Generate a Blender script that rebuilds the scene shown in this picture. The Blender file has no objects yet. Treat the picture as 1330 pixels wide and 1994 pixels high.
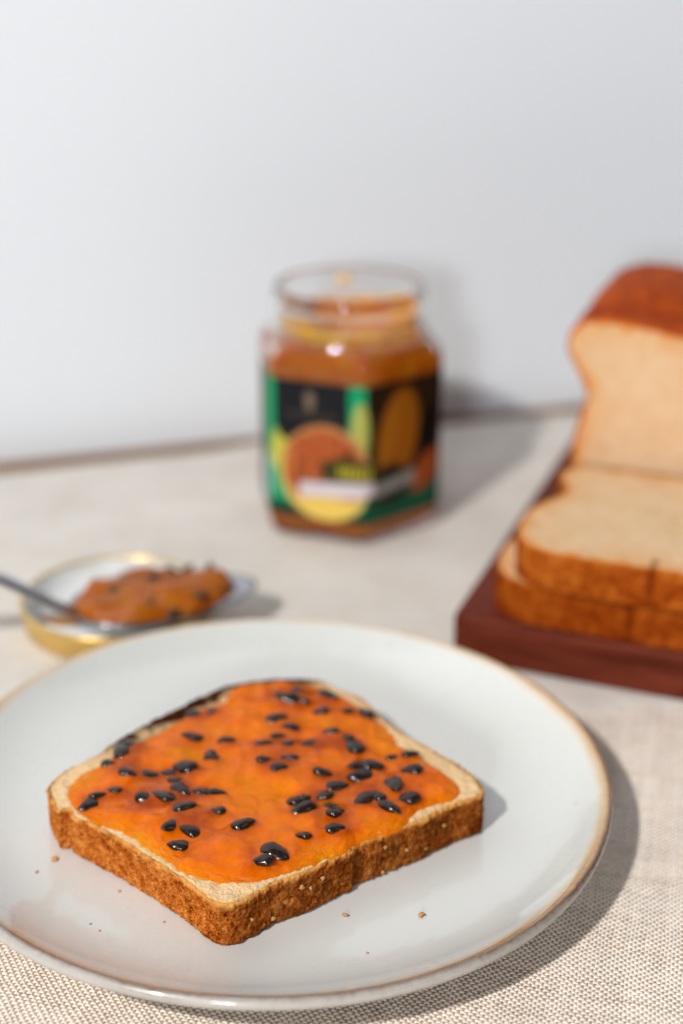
import bpy, math, random
import numpy as np
from mathutils import Matrix, Vector

rng = np.random.RandomState(7)
random.seed(7)
SC = bpy.context.scene
COL = SC.collection
RAD = math.radians

# ------------------------------------------------------------------ camera
CAM_H = 0.28154
PITCH, ROLL = RAD(22.8), RAD(0.5)
cam_d = bpy.data.cameras.new('camera')
cam = bpy.data.objects.new('camera', cam_d)
COL.objects.link(cam)
fw = Vector((0, math.cos(PITCH), -math.sin(PITCH)))
up0 = Vector((0, math.sin(PITCH), math.cos(PITCH)))
rt0 = Vector((1, 0, 0))
rt = rt0 * math.cos(ROLL) + up0 * math.sin(ROLL)
up = up0 * math.cos(ROLL) - rt0 * math.sin(ROLL)
cam.matrix_world = Matrix(((rt.x, up.x, -fw.x, 0), (rt.y, up.y, -fw.y, 0), (rt.z, up.z, -fw.z, CAM_H), (0, 0, 0, 1)))
cam_d.sensor_fit = 'VERTICAL'
cam_d.sensor_height = 36.0
cam_d.sensor_width = 24.0
cam_d.lens = 50.0
cam_d.clip_start = 0.02
cam_d.clip_end = 50.0
cam_d.dof.use_dof = True
cam_d.dof.focus_distance = 0.408
cam_d.dof.aperture_fstop = 4.4
cam_d.dof.aperture_blades = 0
SC.camera = cam

# ------------------------------------------------------------------ light
world = bpy.data.worlds.new("World")
SC.world = world
world.use_nodes = True
bg = world.node_tree.nodes['Background']
bg.inputs['Color'].default_value = (0.86, 0.92, 1.0, 1)
bg.inputs['Strength'].default_value = 0.07

def lamp(name, loc, target, power, color, size, size_y=None):
    d = bpy.data.lights.new(name, 'AREA')
    d.energy = power
    d.color = color
    if size_y:
        d.shape = 'RECTANGLE'; d.size = size; d.size_y = size_y
    else:
        d.shape = 'DISK'; d.size = size
    o = bpy.data.objects.new(name, d)
    COL.objects.link(o)
    o.location = loc
    o.rotation_euler = (Vector(target) - Vector(loc)).to_track_quat('-Z', 'Y').to_euler()
    return o

lamp('key_lamp', (-0.70, -0.585, 1.15), (2.0, 0.30, 0.20), 30.5, (1.0, 0.97, 0.93), 0.09)
lamp('low_fill', (-0.32, -1.25, 0.50), (1.7, 0.8, 0.30), 11.5, (0.88, 0.935, 1.0), 0.25)  # unseen fill lamp, added to brighten the wall
lamp('right_fill', (0.95, -0.35, 1.45), (0.30, 0.85, 0.30), 2.0, (0.95, 0.97, 1.0), 0.9)  # added broad fill, no visible source, lifts the right of the wall
for dx, dy, dz in ((-0.66, 0.06, 0.76), (-0.46, -0.06, 0.88), (-0.24, -0.16, 0.95)):
    lamp('window_light', (-0.02 + 1.25 * dx, 0.40 + 1.25 * dy, 0.02 + 1.25 * dz), (0, 0.45, 0.0), 0.30, (0.72, 0.85, 1.0), 0.12, 0.22)

SC.render.engine = 'CYCLES'
SC.cycles.use_denoising = True
SC.cycles.max_bounces = 14
SC.cycles.transmission_bounces = 14
SC.cycles.glossy_bounces = 6
SC.cycles.diffuse_bounces = 4
SC.cycles.sample_clamp_indirect = 6.0
SC.cycles.caustics_refractive = True
SC.view_settings.view_transform = 'Standard'
SC.view_settings.look = 'None'
SC.view_settings.exposure = 0.08
SC.view_settings.gamma = 1.0

# ------------------------------------------------------------------ noise
def _h(ix, iy, iz):
    n = (ix * 374761393 + iy * 668265263 + iz * 2147483647 * 0 + iz * 1274126177) & 0xffffffff
    n = ((n ^ (n >> 13)) * 1274126177) & 0xffffffff
    n = (n ^ (n >> 16)) & 0xffff
    return n / 32767.5 - 1.0

def vnoise(p, scale=1.0, seed=0):
    q = np.asarray(p, float) / scale + 1000.5 + seed * 17.31
    i = np.floor(q).astype(np.int64)
    f = q - i
    f = f * f * (3 - 2 * f)
    r = 0
    for dx in (0, 1):
        for dy in (0, 1):
            for dz in (0, 1):
                w = (f[:, 0] if dx else 1 - f[:, 0]) * (f[:, 1] if dy else 1 - f[:, 1]) * (f[:, 2] if dz else 1 - f[:, 2])
                r = r + w * _h(i[:, 0] + dx, i[:, 1] + dy, i[:, 2] + dz)
    return r

def fbm(p, scale, octv=3, seed=0, gain=0.5):
    r = 0; a = 1.0; t = 0
    for k in range(octv):
        r = r + a * vnoise(p, scale / 2 ** k, seed + k * 5); t += a; a *= gain
    return r / t * 1.6

def xyz(x, y, z=0.0):
    x = np.asarray(x, float)
    return np.stack([x, np.broadcast_to(y, x.shape), np.broadcast_to(z, x.shape)], 1)

# ------------------------------------------------------------------ mesh helpers
def mesh(name, V, faces, mat=None, parent=None, smooth=True, attrs=None):
    """faces: list of numpy arrays, each (n,3) or (n,4), or python lists of index lists"""
    me = bpy.data.meshes.new(name)
    V = np.asarray(V, np.float32)
    loops, starts, totals = [], [], []
    s = 0
    for F in faces:
        if isinstance(F, np.ndarray):
            n, k = F.shape
            loops.append(F.reshape(-1)); starts.append(s + np.arange(n) * k); totals.append(np.full(n, k)); s += n * k
        else:
            for f in F:
                loops.append(np.array(f)); starts.append(np.array([s])); totals.append(np.array([len(f)])); s += len(f)
    loops = np.concatenate(loops).astype(np.int32); starts = np.concatenate(starts).astype(np.int32); totals = np.concatenate(totals).astype(np.int32)
    me.vertices.add(len(V)); me.vertices.foreach_set('co', V.reshape(-1))
    me.loops.add(len(loops)); me.loops.foreach_set('vertex_index', loops)
    me.polygons.add(len(starts)); me.polygons.foreach_set('loop_start', starts); me.polygons.foreach_set('loop_total', totals)
    me.polygons.foreach_set('use_smooth', np.full(len(starts), smooth))
    me.update(calc_edges=True)
    for an, (ty, data) in (attrs or {}).items():
        a = me.attributes.new(an, ty, 'POINT')
        if ty == 'FLOAT':
            a.data.foreach_set('value', np.asarray(data, np.float32).reshape(-1))
        else:
            d = np.asarray(data, np.float32)
            if d.shape[1] == 3: d = np.c_[d, np.ones(len(d), np.float32)]
            a.data.foreach_set('color', d.reshape(-1).astype(np.float32))
    if mat: me.materials.append(mat)
    o = bpy.data.objects.new(name, me)
    COL.objects.link(o)
    if parent is not None: o.parent = parent
    return o

def ringfaces(K, N, flip=False, base=0):
    k = np.arange(K - 1)[:, None] * N; n = np.arange(N)[None]; m = (n + 1) % N
    a = k + n; b = k + m; c = k + N + m; d = k + N + n
    F = np.stack([a, b, c, d], -1).reshape(-1, 4) + base
    return F[:, ::-1].copy() if flip else F

def gridfaces(R, Cc, keep=None):
    r = np.arange(R - 1)[:, None] * Cc; c = np.arange(Cc - 1)[None]
    F = np.stack([r + c, r + c + 1, r + Cc + c + 1, r + Cc + c], -1).reshape(-1, 4)
    return F if keep is None else F[keep.reshape(-1)]

def rings(name, R, mat, parent=None, cap0=True, cap1=True, smooth=True, attrs=None):
    """R: (K,N,3) stacked closed rings (outside seen when rings run counter-clockwise and upward)"""
    K, N = R.shape[:2]
    V = R.reshape(-1, 3); F = [ringfaces(K, N)]
    add = []
    if cap0:
        i = len(V) + len(add); add.append(R[0].mean(0)); n = np.arange(N)
        F.append(np.stack([(n + 1) % N, n, np.full(N, i)], 1))
    if cap1:
        i = len(V) + len(add); add.append(R[-1].mean(0)); n = np.arange(N) + (K - 1) * N
        F.append(np.stack([n, (n - (K - 1) * N + 1) % N + (K - 1) * N, np.full(N, i)], 1))
    if add: V = np.vstack([V, np.array(add)])
    if attrs:
        attrs = {k: (t, np.concatenate([np.asarray(d).reshape(K * N, -1), np.asarray(d).reshape(K * N, -1)[[0] * len(add)]]) if add else np.asarray(d).reshape(K * N, -1)) for k, (t, d) in attrs.items()}
    return mesh(name, V, F, mat, parent, smooth, attrs)

def lathe(name, prof, mat, parent=None, N=96, cap0=True, cap1=True, wob=0.0):
    th = np.arange(N) / N * 2 * np.pi
    R = np.array([[(r * np.cos(t), r * np.sin(t), z) for t in th] for r, z in prof])
    return rings(name, R, mat, parent, cap0, cap1)

def closed_spline(P, n):
    P = np.asarray(P, float); M = len(P); out = []
    Q = np.concatenate([P[-1:], P, P[:2]])
    for i in range(M):
        p0, p1, p2, p3 = Q[i], Q[i + 1], Q[i + 2], Q[i + 3]
        t = np.linspace(0, 1, 24, endpoint=False)[:, None]
        out.append(0.5 * ((2 * p1) + (-p0 + p2) * t + (2 * p0 - 5 * p1 + 4 * p2 - p3) * t ** 2 + (-p0 + 3 * p1 - 3 * p2 + p3) * t ** 3))
    D = np.concatenate(out)
    return resample(D, n)

def resample(D, n):
    E = np.vstack([D, D[:1]])
    L = np.concatenate([[0], np.cumsum(np.hypot(*np.diff(E, axis=0).T))])
    s = np.linspace(0, L[-1], n, endpoint=False)
    return np.stack([np.interp(s, L, E[:, 0]), np.interp(s, L, E[:, 1])], 1)

def ccw(P):
    a = np.sum(P[:, 0] * np.roll(P[:, 1], -1) - np.roll(P[:, 0], -1) * P[:, 1])
    return P if a > 0 else P[::-1].copy()

def onormal(P):
    t = np.roll(P, -1, 0) - np.roll(P, 1, 0)
    n = np.stack([t[:, 1], -t[:, 0]], 1)
    n /= np.linalg.norm(n, axis=1, keepdims=True) + 1e-12
    for _ in range(3): n = (np.roll(n, 1, 0) + n * 2 + np.roll(n, -1, 0)) / 4
    return n / np.linalg.norm(n, axis=1, keepdims=True)

def polydist(X, P):
    d = np.full(len(X), 1e9)
    for i in range(len(P)):
        a = P[i]; b = P[(i + 1) % len(P)]; ab = b - a
        t = np.clip(((X - a) @ ab) / (ab @ ab + 1e-15), 0, 1)
        q = a + t[:, None] * ab - X
        d = np.minimum(d, (q * q).sum(1))
    return np.sqrt(d)

def tube(name, pts, radii, mat, parent=None, N=14, flat=1.0):
    pts = np.asarray(pts, float); K = len(pts); th = np.arange(N) / N * 2 * np.pi
    T = np.gradient(pts, axis=0); T /= np.linalg.norm(T, axis=1, keepdims=True)
    R = []
    for k in range(K):
        side = np.cross(T[k], (0, 0, 1)); side /= np.linalg.norm(side); upv = np.cross(side, T[k])
        rw, rh = radii[k]
        R.append(pts[k] + np.outer(np.cos(th) * rw, side) + np.outer(np.sin(th) * rh, upv))
    return rings(name, np.array(R), mat, parent)

def empty(name, loc, rz=0.0):
    o = bpy.data.objects.new(name, None); COL.objects.link(o)
    o.location = loc; o.rotation_euler = (0, 0, rz); o.empty_display_size = 0.02
    return o

def tag(o, label=None, cat=None, group=None, kind=None):
    for k, v in (('label', label), ('category', cat), ('group', group), ('kind', kind)):
        if v: o[k] = v
    return o

# ------------------------------------------------------------------ materials
class NT:
    def __init__(self, name):
        self.m = bpy.data.materials.new(name); self.m.use_nodes = True
        self.t = self.m.node_tree; self.b = self.t.nodes['Principled BSDF']; self.out = self.t.nodes['Material Output']
    def n(self, ty, **kw):
        x = self.t.nodes.new(ty)
        for k, v in kw.items():
            if k in x.inputs: x.inputs[k].default_value = v
            else: setattr(x, k, v)
        return x
    def l(self, a, b): self.t.links.new(a, b)
    def co(self, kind='Object'):
        return self.n('ShaderNodeTexCoord').outputs[kind]
    def noise(self, scale, detail=3, rough=0.55, vec=None, dist=0.0):
        x = self.n('ShaderNodeTexNoise', Scale=scale, Detail=detail, Roughness=rough, Distortion=dist)
        self.l(vec if vec is not None else self.co(), x.inputs['Vector'])
        return x.outputs['Fac']
    def ramp(self, fac, stops, interp='LINEAR'):
        r = self.n('ShaderNodeValToRGB'); e = r.color_ramp.elements; r.color_ramp.interpolation = interp
        while len(e) < len(stops): e.new(0.5)
        for el, (p, c) in zip(e, stops):
            el.position = p; el.color = (*c, 1) if len(c) == 3 else c
        self.l(fac, r.inputs['Fac']); return r.outputs['Color']
    def attr(self, name, out='Fac'):
        return self.n('ShaderNodeAttribute', attribute_name=name).outputs[out]
    def mix(self, fac, a, b, blend='MIX'):
        x = self.n('ShaderNodeMix', data_type='RGBA', blend_type=blend)
        for v, i in ((fac, 0), (a, 6), (b, 7)):
            if hasattr(v, 'links'): self.l(v, x.inputs[i])
            elif i == 0: x.inputs[0].default_value = v
            else: x.inputs[i].default_value = (*v, 1)
        return x.outputs[2]
    def math(self, op, a, b=0.0, clamp=False):
        x = self.n('ShaderNodeMath', operation=op, use_clamp=clamp)
        for v, i in ((a, 0), (b, 1)):
            if hasattr(v, 'links'): self.l(v, x.inputs[i])
            else: x.inputs[i].default_value = v
        return x.outputs[0]
    def bump(self, h, dist, strength=1.0):
        x = self.n('ShaderNodeBump', Strength=strength, Distance=dist)
        self.l(h, x.inputs['Height']); self.l(x.outputs['Normal'], self.b.inputs['Normal'])
    def set(self, **kw):
        for k, v in kw.items():
            k = k.replace('_', ' ')
            i = self.b.inputs[k]
            if hasattr(v, 'links'): self.l(v, i)
            elif isinstance(v, tuple) and len(v) == 3 and i.type == 'RGBA': i.default_value = (*v, 1)
            else: i.default_value = v
        return self

def m_wall():
    t = NT('painted_wall')
    c = t.ramp(t.noise(3, 4), [(0.3, (0.845, 0.888, 0.93)), (0.7, (0.86, 0.90, 0.94))])
    t.set(Base_Color=c, Roughness=0.75); t.bump(t.noise(900, 2), 0.0003, 0.3); return t.m

def m_wood(name, dark, light, rough, sx=12.0):
    t = NT(name)
    mp = t.n('ShaderNodeMapping'); mp.inputs['Scale'].default_value = (sx, sx * 9, sx * 9); t.l(t.co(), mp.inputs['Vector'])
    g = t.noise(1.0, 6, 0.65, mp.outputs['Vector'], 1.2)
    g2 = t.noise(6.0, 3, 0.6, mp.outputs['Vector'])
    f = t.math('ADD', t.math('MULTIPLY', g, 0.75), t.math('MULTIPLY', g2, 0.25))
    t.set(Base_Color=t.ramp(f, [(0.3, dark), (0.68, light)]), Roughness=rough, Specular_IOR_Level=0.06); t.bump(f, 0.0006, 0.3); return t.m

def m_cloth_sheet():
    t = NT('linen_plain')
    mp = t.n('ShaderNodeMapping'); mp.inputs['Rotation'].default_value = (0, 0, RAD(14)); t.l(t.co(), mp.inputs['Vector'])
    nz = t.n('ShaderNodeTexNoise', Scale=90.0, Detail=2.0); t.l(t.co(), nz.inputs['Vector'])
    ad = t.n('ShaderNodeVectorMath', operation='MULTIPLY_ADD'); t.l(nz.outputs['Color'], ad.inputs[0]); ad.inputs[1].default_value = (0.0016, 0.0016, 0); t.l(mp.outputs['Vector'], ad.inputs[2])
    sx = t.n('ShaderNodeSeparateXYZ'); t.l(ad.outputs['Vector'], sx.inputs[0])
    k = math.pi / 0.00112
    ca_ = t.math('COSINE', t.math('MULTIPLY', sx.outputs['X'], k)); cb_ = t.math('COSINE', t.math('MULTIPLY', sx.outputs['Y'], k))
    f = t.math('ADD', t.math('MULTIPLY', t.math('MULTIPLY', ca_, cb_), 0.5), 0.5)
    c = t.ramp(f, [(0.18, (0.62, 0.53, 0.44)), (0.55, (0.95, 0.915, 0.865))])
    c2 = t.mix(t.math('MULTIPLY', t.ramp(t.noise(30, 4, 0.65), [(0.4, (0, 0, 0)), (0.7, (1, 1, 1))]), 0.42), c, (0.64, 0.545, 0.45))
    c2 = t.mix(t.math('MULTIPLY', t.noise(160, 4, 0.7), 0.18), c2, (0.95, 0.92, 0.87))
    t.set(Base_Color=c2, Roughness=0.95, Specular_IOR_Level=0.0)
    t.bump(t.math('ABSOLUTE', t.math('MULTIPLY', ca_, cb_)), 0.0004, 0.8); return t.m

def m_weave():
    t = NT('linen_weave')
    t.set(Base_Color=t.attr('yarn', 'Color'), Roughness=0.95, Specular_IOR_Level=0.0)
    t.bump(t.noise(5000, 2), 0.00012, 0.5); return t.m

def m_plate():
    t = NT('stoneware_glaze')
    co = t.co()
    ln = t.n('ShaderNodeVectorMath', operation='LENGTH')
    mp = t.n('ShaderNodeMapping'); mp.inputs['Scale'].default_value = (1, 1, 0); t.l(co, mp.inputs['Vector']); t.l(mp.outputs['Vector'], ln.inputs[0])
    r = ln.outputs['Value']
    wob = t.math('MULTIPLY', t.math('SUBTRACT', t.noise(22, 4, 0.65, co), 0.5), 0.0040)
    fine = t.math('MULTIPLY', t.math('SUBTRACT', t.noise(500, 3, 0.7, co), 0.5), 0.0014)
    rr = t.math('ADD', t.math('ADD', r, wob), fine)
    sx = t.n('ShaderNodeSeparateXYZ'); t.l(co, sx.inputs[0])
    gy = t.math('ADD', t.math('MULTIPLY', sx.outputs['Y'], 9.0), t.math('MULTIPLY', t.math('SUBTRACT', t.noise(14, 2, 0.5, co), 0.5), 1.6))
    far = t.math('MULTIPLY', t.math('ADD', t.math('MULTIPLY', gy, 0.5), 0.5, True), 0.0036)
    rr = t.math('SUBTRACT', rr, t.math('SUBTRACT', far, 0.0008))
    f = t.math('DIVIDE', t.math('SUBTRACT', rr, 0.1025), 0.0095, True)
    body = t.ramp(t.noise(9, 4, 0.6, co), [(0.3, (0.635, 0.635, 0.60)), (0.7, (0.685, 0.69, 0.66))])
    edge = t.ramp(f, [(0.0, (0.70, 0.71, 0.69)), (0.22, (0.68, 0.61, 0.50)), (0.44, (0.58, 0.37, 0.18)), (0.58, (0.36, 0.19, 0.08)), (0.66, (0.13, 0.075, 0.05)), (0.74, (0.30, 0.25, 0.21)), (0.85, (0.46, 0.42, 0.38)), (1.0, (0.54, 0.51, 0.47))])
    base = t.mix(t.ramp(f, [(0.0, (0, 0, 0)), (0.22, (1, 1, 1))]), body, edge)
    v = t.n('ShaderNodeTexVoronoi', Scale=190.0); t.l(co, v.inputs['Vector'])
    sp = t.ramp(v.outputs['Distance'], [(0.05, (1, 1, 1)), (0.11, (0, 0, 0))])
    ch = t.ramp(v.outputs['Color'], [(0.80, (0, 0, 0)), (0.86, (1, 1, 1))])
    spk = t.math('MULTIPLY', sp, ch)
    base = t.mix(t.math('MULTIPLY', spk, 0.75), base, (0.22, 0.15, 0.10))
    t.set(Base_Color=base, Roughness=t.math('ADD', 0.2, t.math('MULTIPLY', t.noise(40, 3, 0.6, co), 0.16)), Coat_Weight=0.9, Coat_Roughness=0.04)
    return t.m

def m_crumb(name, pale, mid, edge, hole, scale=1.0):
    t = NT(name)
    co = t.co()
    c = t.ramp(t.noise(420 * scale, 4, 0.65, co), [(0.28, hole), (0.45, mid), (0.72, pale)])
    c = t.mix(t.math('MULTIPLY', t.noise(45, 3, 0.6, co), 0.5), c, mid)
    mt = t.ramp(t.noise(110 * scale, 3, 0.65, co), [(0.36, (1, 1, 1)), (0.62, (0, 0, 0))])
    c = t.mix(t.math('MULTIPLY', mt, 0.5), c, hole)
    c = t.mix(t.attr('edge'), c, edge)
    c = t.mix(t.attr('darken'), c, (0.055, 0.014, 0.005))
    t.set(Base_Color=c, Roughness=0.85, Specular_IOR_Level=0.0, Subsurface_Weight=0.25, Subsurface_Radius=(1.0, 0.45, 0.2), Subsurface_Scale=0.0025)
    t.bump(t.noise(1300 * scale, 3, 0.7, co), 0.0010, 0.9); return t.m

def m_crust(name, pale, mid, dark, black, scale=1.0, rough=0.6, spec=0.0):
    t = NT(name)
    co = t.co()
    n1 = t.noise(420 * scale, 5, 0.72, co); n2 = t.noise(2100 * scale, 3, 0.75, co); n3_ = t.noise(75, 3, 0.6, co)
    f = t.math('ADD', t.math('MULTIPLY', n1, 0.55), t.math('MULTIPLY', n2, 0.45))
    f = t.math('ADD', f, t.math('MULTIPLY', t.math('SUBTRACT', n3_, 0.5), 0.22))
    c = t.ramp(f, [(0.36, black), (0.43, dark), (0.52, mid), (0.64, pale)])
    v = t.n('ShaderNodeTexVoronoi', Scale=620.0 * scale); t.l(co, v.inputs['Vector'])
    pit = t.math('MULTIPLY', t.ramp(v.outputs['Distance'], [(0.10, (1, 1, 1)), (0.30, (0, 0, 0))]), t.ramp(v.outputs['Color'], [(0.50, (0, 0, 0)), (0.62, (1, 1, 1))]))
    c = t.mix(t.math('MULTIPLY', pit, 0.75), c, black)
    f = t.math('SUBTRACT', f, t.math('MULTIPLY', pit, 0.35))
    c = t.mix(t.attr('edge'), c, pale)
    c = t.mix(t.attr('darken'), c, black)
    t.set(Base_Color=c, Roughness=rough, Specular_IOR_Level=spec)
    t.bump(f, 0.0016, 1.0); return t.m

def m_jam(name, base=(1.0, 0.258, 0.001), trans=0.15, rough=0.045, sss=0.4, deep=False, clear=0.0):
    t = NT(name)
    co = t.co()
    nn = t.noise(95, 4, 0.6, co)
    if deep: nn = t.math('SUBTRACT', t.math('ADD', t.math('MULTIPLY', nn, 0.7), 0.24), t.math('MULTIPLY', t.attr('deep'), 0.40))
    c = t.ramp(nn, [(0.12, (base[0] * 0.46, base[1] * 0.24, base[2])), (0.36, tuple(v * k for v, k in zip(base, (0.90, 0.68, 0.6)))), (0.58, base), (0.75, (min(1, base[0] * 1.03), base[1] * 1.4, base[2] * 1.6))])
    t.set(Base_Color=c, Roughness=rough, Transmission_Weight=trans, IOR=1.40, Specular_IOR_Level=0.34, Subsurface_Weight=sss, Subsurface_Radius=(1.0, 0.30, 0.05), Subsurface_Scale=0.003, Coat_Weight=0.0)
    t.bump(t.math('MULTIPLY', t.noise(1000, 3, 0.65, co), t.math('SUBTRACT', 1.0, t.math('MULTIPLY', t.attr('deep'), 1.3, ), True) if deep else 0.5), 0.0009, 0.75)
    if clear:
        tr_ = t.n('ShaderNodeBsdfTransparent'); tr_.inputs['Color'].default_value = (1.0, 0.56, 0.04, 1)
        mx = t.n('ShaderNodeMixShader')
        t.l(t.math('SUBTRACT', t.math('ADD', clear, t.math('MULTIPLY', t.math('SUBTRACT', t.noise(160, 3, 0.6, co), 0.5), 0.5)), t.math('MULTIPLY', t.attr('deep'), 0.0), True), mx.inputs[0])
        t.l(t.b.outputs[0], mx.inputs[1]); t.l(tr_.outputs[0], mx.inputs[2]); t.l(mx.outputs[0], t.out.inputs['Surface'])
    return t.m

def m_simple(name, col, rough=0.5, metal=0.0, coat=0.0, bump=None):
    t = NT(name)
    c = t.ramp(t.noise(60, 3), [(0.3, tuple(v * 0.9 for v in col)), (0.7, col)])
    t.set(Base_Color=c, Roughness=rough, Metallic=metal, Coat_Weight=coat)
    if bump: t.bump(t.noise(bump[0], 3), bump[1], bump[2])
    return t.m

def m_glass():
    t = NT('clear_glass'); t.set(Base_Color=(0.97, 0.985, 0.98), Roughness=0.01, Transmission_Weight=1.0, IOR=1.38); return t.m

def m_print():
    t = NT('printed_label'); t.set(Base_Color=t.attr('print', 'Color'), Roughness=0.5, Specular_IOR_Level=0.15); return t.m

# ------------------------------------------------------------------ measured outlines (metres, table plane)
PLATE_C = np.array([-0.0214, 0.4008])
TOAST_OUT = [(-0.0927,0.3837),(-0.0894,0.3926),(-0.0803,0.4023),(-0.0758,0.4106),(-0.0704,0.4179),(-0.0658,0.4229),(-0.0612,0.4288),(-0.0544,0.4356),(-0.0484,0.4425),(-0.0418,0.4481),(-0.0330,0.4520),(-0.0262,0.4536),(-0.0199,0.4544),(-0.0135,0.4542),(-0.0071,0.4528),(-0.0015,0.4484),(0.0037,0.4441),(0.0090,0.4391),(0.0142,0.4294),(0.0205,0.4194),(0.0293,0.4097),(0.0341,0.4041),(0.0401,0.3971),(0.0440,0.3914),(0.0458,0.3856),(0.0450,0.3807),(0.0379,0.3766),(0.0315,0.3718),(0.0258,0.3671),(0.0198,0.3630),(0.0131,0.3585),(0.0081,0.3555),(0.0063,0.3547),(0.0047,0.3529),(0.0038,0.3507),(-0.0002,0.3479),(-0.0097,0.3406),(-0.0178,0.3358),(-0.0216,0.3322),(-0.0273,0.3273),(-0.0315,0.3257),(-0.0357,0.3268),(-0.0390,0.3299),(-0.0440,0.3359),(-0.0553,0.3461),(-0.0665,0.3560),(-0.0745,0.3622),(-0.0818,0.3671),(-0.0843,0.3712),(-0.0876,0.3703),(-0.0902,0.3764)]
JAM_OUT = [(-0.0853,0.3801),(-0.0835,0.3876),(-0.0764,0.3958),(-0.0734,0.4017),(-0.0677,0.4094),(-0.0599,0.4167),(-0.0533,0.4249),(-0.0474,0.4319),(-0.0408,0.4355),(-0.0385,0.4431),(-0.0318,0.4480),(-0.0245,0.4496),(-0.0161,0.4494),(-0.0081,0.4477),(-0.0022,0.4434),(0.0042,0.4363),(0.0114,0.4256),(0.0172,0.4173),(0.0196,0.4083),(0.0257,0.4033),(0.0298,0.3969),(0.0350,0.3895),(0.0380,0.3831),(0.0356,0.3785),(0.0261,0.3739),(0.0224,0.3694),(0.0174,0.3623),(0.0117,0.3591),(0.0063,0.3557),(-0.0002,0.3495),(-0.0098,0.3431),(-0.0180,0.3387),(-0.0235,0.3367),(-0.0285,0.3359),(-0.0386,0.3372),(-0.0451,0.3407),(-0.0495,0.3460),(-0.0572,0.3527),(-0.0658,0.3603),(-0.0749,0.3652),(-0.0793,0.3690),(-0.0835,0.3747)]
SEEDS = [(-0.0502,0.4277,0.0075,1.10,0.6),(-0.0432,0.4279,0.0052,0.03,0.6),(-0.0495,0.4108,0.0076,-0.29,0.1),(-0.0376,0.4073,0.0052,0.03,0.3),(-0.0420,0.3997,0.0078,-1.43,0.0),(-0.0693,0.4056,0.0078,-0.42,0.0),(-0.0716,0.3997,0.0078,-1.24,0.0),(-0.0743,0.3922,0.0052,-0.28,0.2),(-0.0675,0.3861,0.0062,-0.41,0.2),(-0.0608,0.3873,0.0067,-0.14,0.1),(-0.0553,0.3882,0.0056,0.02,0.6),(-0.0500,0.3909,0.0076,-0.55,0.0),(-0.0522,0.3828,0.0052,-0.27,0.4),(-0.0496,0.3781,0.0078,-0.73,0.1),(-0.0601,0.3729,0.0063,-0.51,0.2),(-0.0546,0.3742,0.0074,-0.39,0.1),(-0.0432,0.3771,0.0052,0.00,0.1),(-0.0383,0.3774,0.0060,0.00,0.3),(-0.0754,0.3758,0.0062,0.33,0.0),(-0.0779,0.3710,0.0056,0.63,0.0),(-0.0708,0.3780,0.0052,-0.27,0.1),(-0.0473,0.3670,0.0068,0.31,0.1),(-0.0377,0.3670,0.0052,0.00,0.5),(-0.0507,0.3583,0.0058,0.59,0.3),(-0.0447,0.3569,0.0063,-0.39,0.4),(-0.0477,0.3507,0.0066,0.02,0.0),(-0.0289,0.3591,0.0070,0.26,0.0),(-0.0186,0.3454,0.0078,-0.51,-0.1),(-0.0222,0.3411,0.0064,0.02,-0.1),(-0.0041,0.4371,0.0078,-0.83,0.0),(-0.0176,0.4341,0.0078,0.01,0.2),(-0.0129,0.4330,0.0052,0.02,0.2),(-0.0067,0.4274,0.0060,0.02,0.4),(0.0037,0.4270,0.0052,0.02,0.2),(0.0084,0.4268,0.0072,-0.73,0.0),(-0.0218,0.4220,0.0066,0.02,0.3),(-0.0169,0.4158,0.0056,-0.16,0.3),(-0.0028,0.4128,0.0053,0.02,0.4),(0.0021,0.4086,0.0054,-0.59,0.3),(0.0049,0.4045,0.0078,-1.08,0.0),(-0.0207,0.4107,0.0052,0.02,0.6),(-0.0178,0.4047,0.0058,0.02,0.8),(-0.0098,0.4049,0.0068,0.94,0.7),(-0.0256,0.4063,0.0058,0.02,0.9),(-0.0241,0.3947,0.0057,0.00,0.5),(-0.0163,0.3967,0.0063,0.02,0.3),(-0.0194,0.3896,0.0056,0.02,0.5),(-0.0054,0.3882,0.0060,-0.29,0.5),(0.0178,0.3992,0.0057,0.02,0.2),(0.0233,0.4004,0.0052,0.02,0.5),(0.0062,0.3934,0.0075,0.46,0.1),(0.0108,0.3919,0.0069,-0.13,0.0),(0.0067,0.3870,0.0075,0.16,0.0),(-0.0007,0.3822,0.0069,0.16,0.4),(0.0232,0.3887,0.0068,-0.15,-0.1),(0.0173,0.3810,0.0078,-1.29,0.1),(0.0214,0.3746,0.0078,-0.13,0.1),(-0.0055,0.3769,0.0067,0.17,0.6),(-0.0123,0.3738,0.0078,0.58,0.0),(-0.0113,0.3676,0.0078,0.45,0.1),(0.0072,0.3737,0.0075,0.68,0.1),(0.0118,0.3752,0.0063,-0.68,0.1),(0.0158,0.3693,0.0078,-0.79,-0.1),(-0.0022,0.3711,0.0057,0.02,0.7),(-0.0008,0.3660,0.0065,0.68,0.0),(-0.0011,0.3578,0.0055,0.02,0.0),(-0.0109,0.3547,0.0053,-0.23,0.1),(-0.0205,0.4381,0.0054,0.02,0.9),(-0.0141,0.4416,0.0062,0.02,0.9)]
CRUMBS = [(0.0021,0.3400),(0.0245,0.3403),(0.0084,0.3233),(-0.0882,0.3652),(-0.0925,0.3587),(-0.0720,0.3347),(-0.0687,0.3315),(-0.0658,0.3503),(-0.0508,0.3363)]

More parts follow.
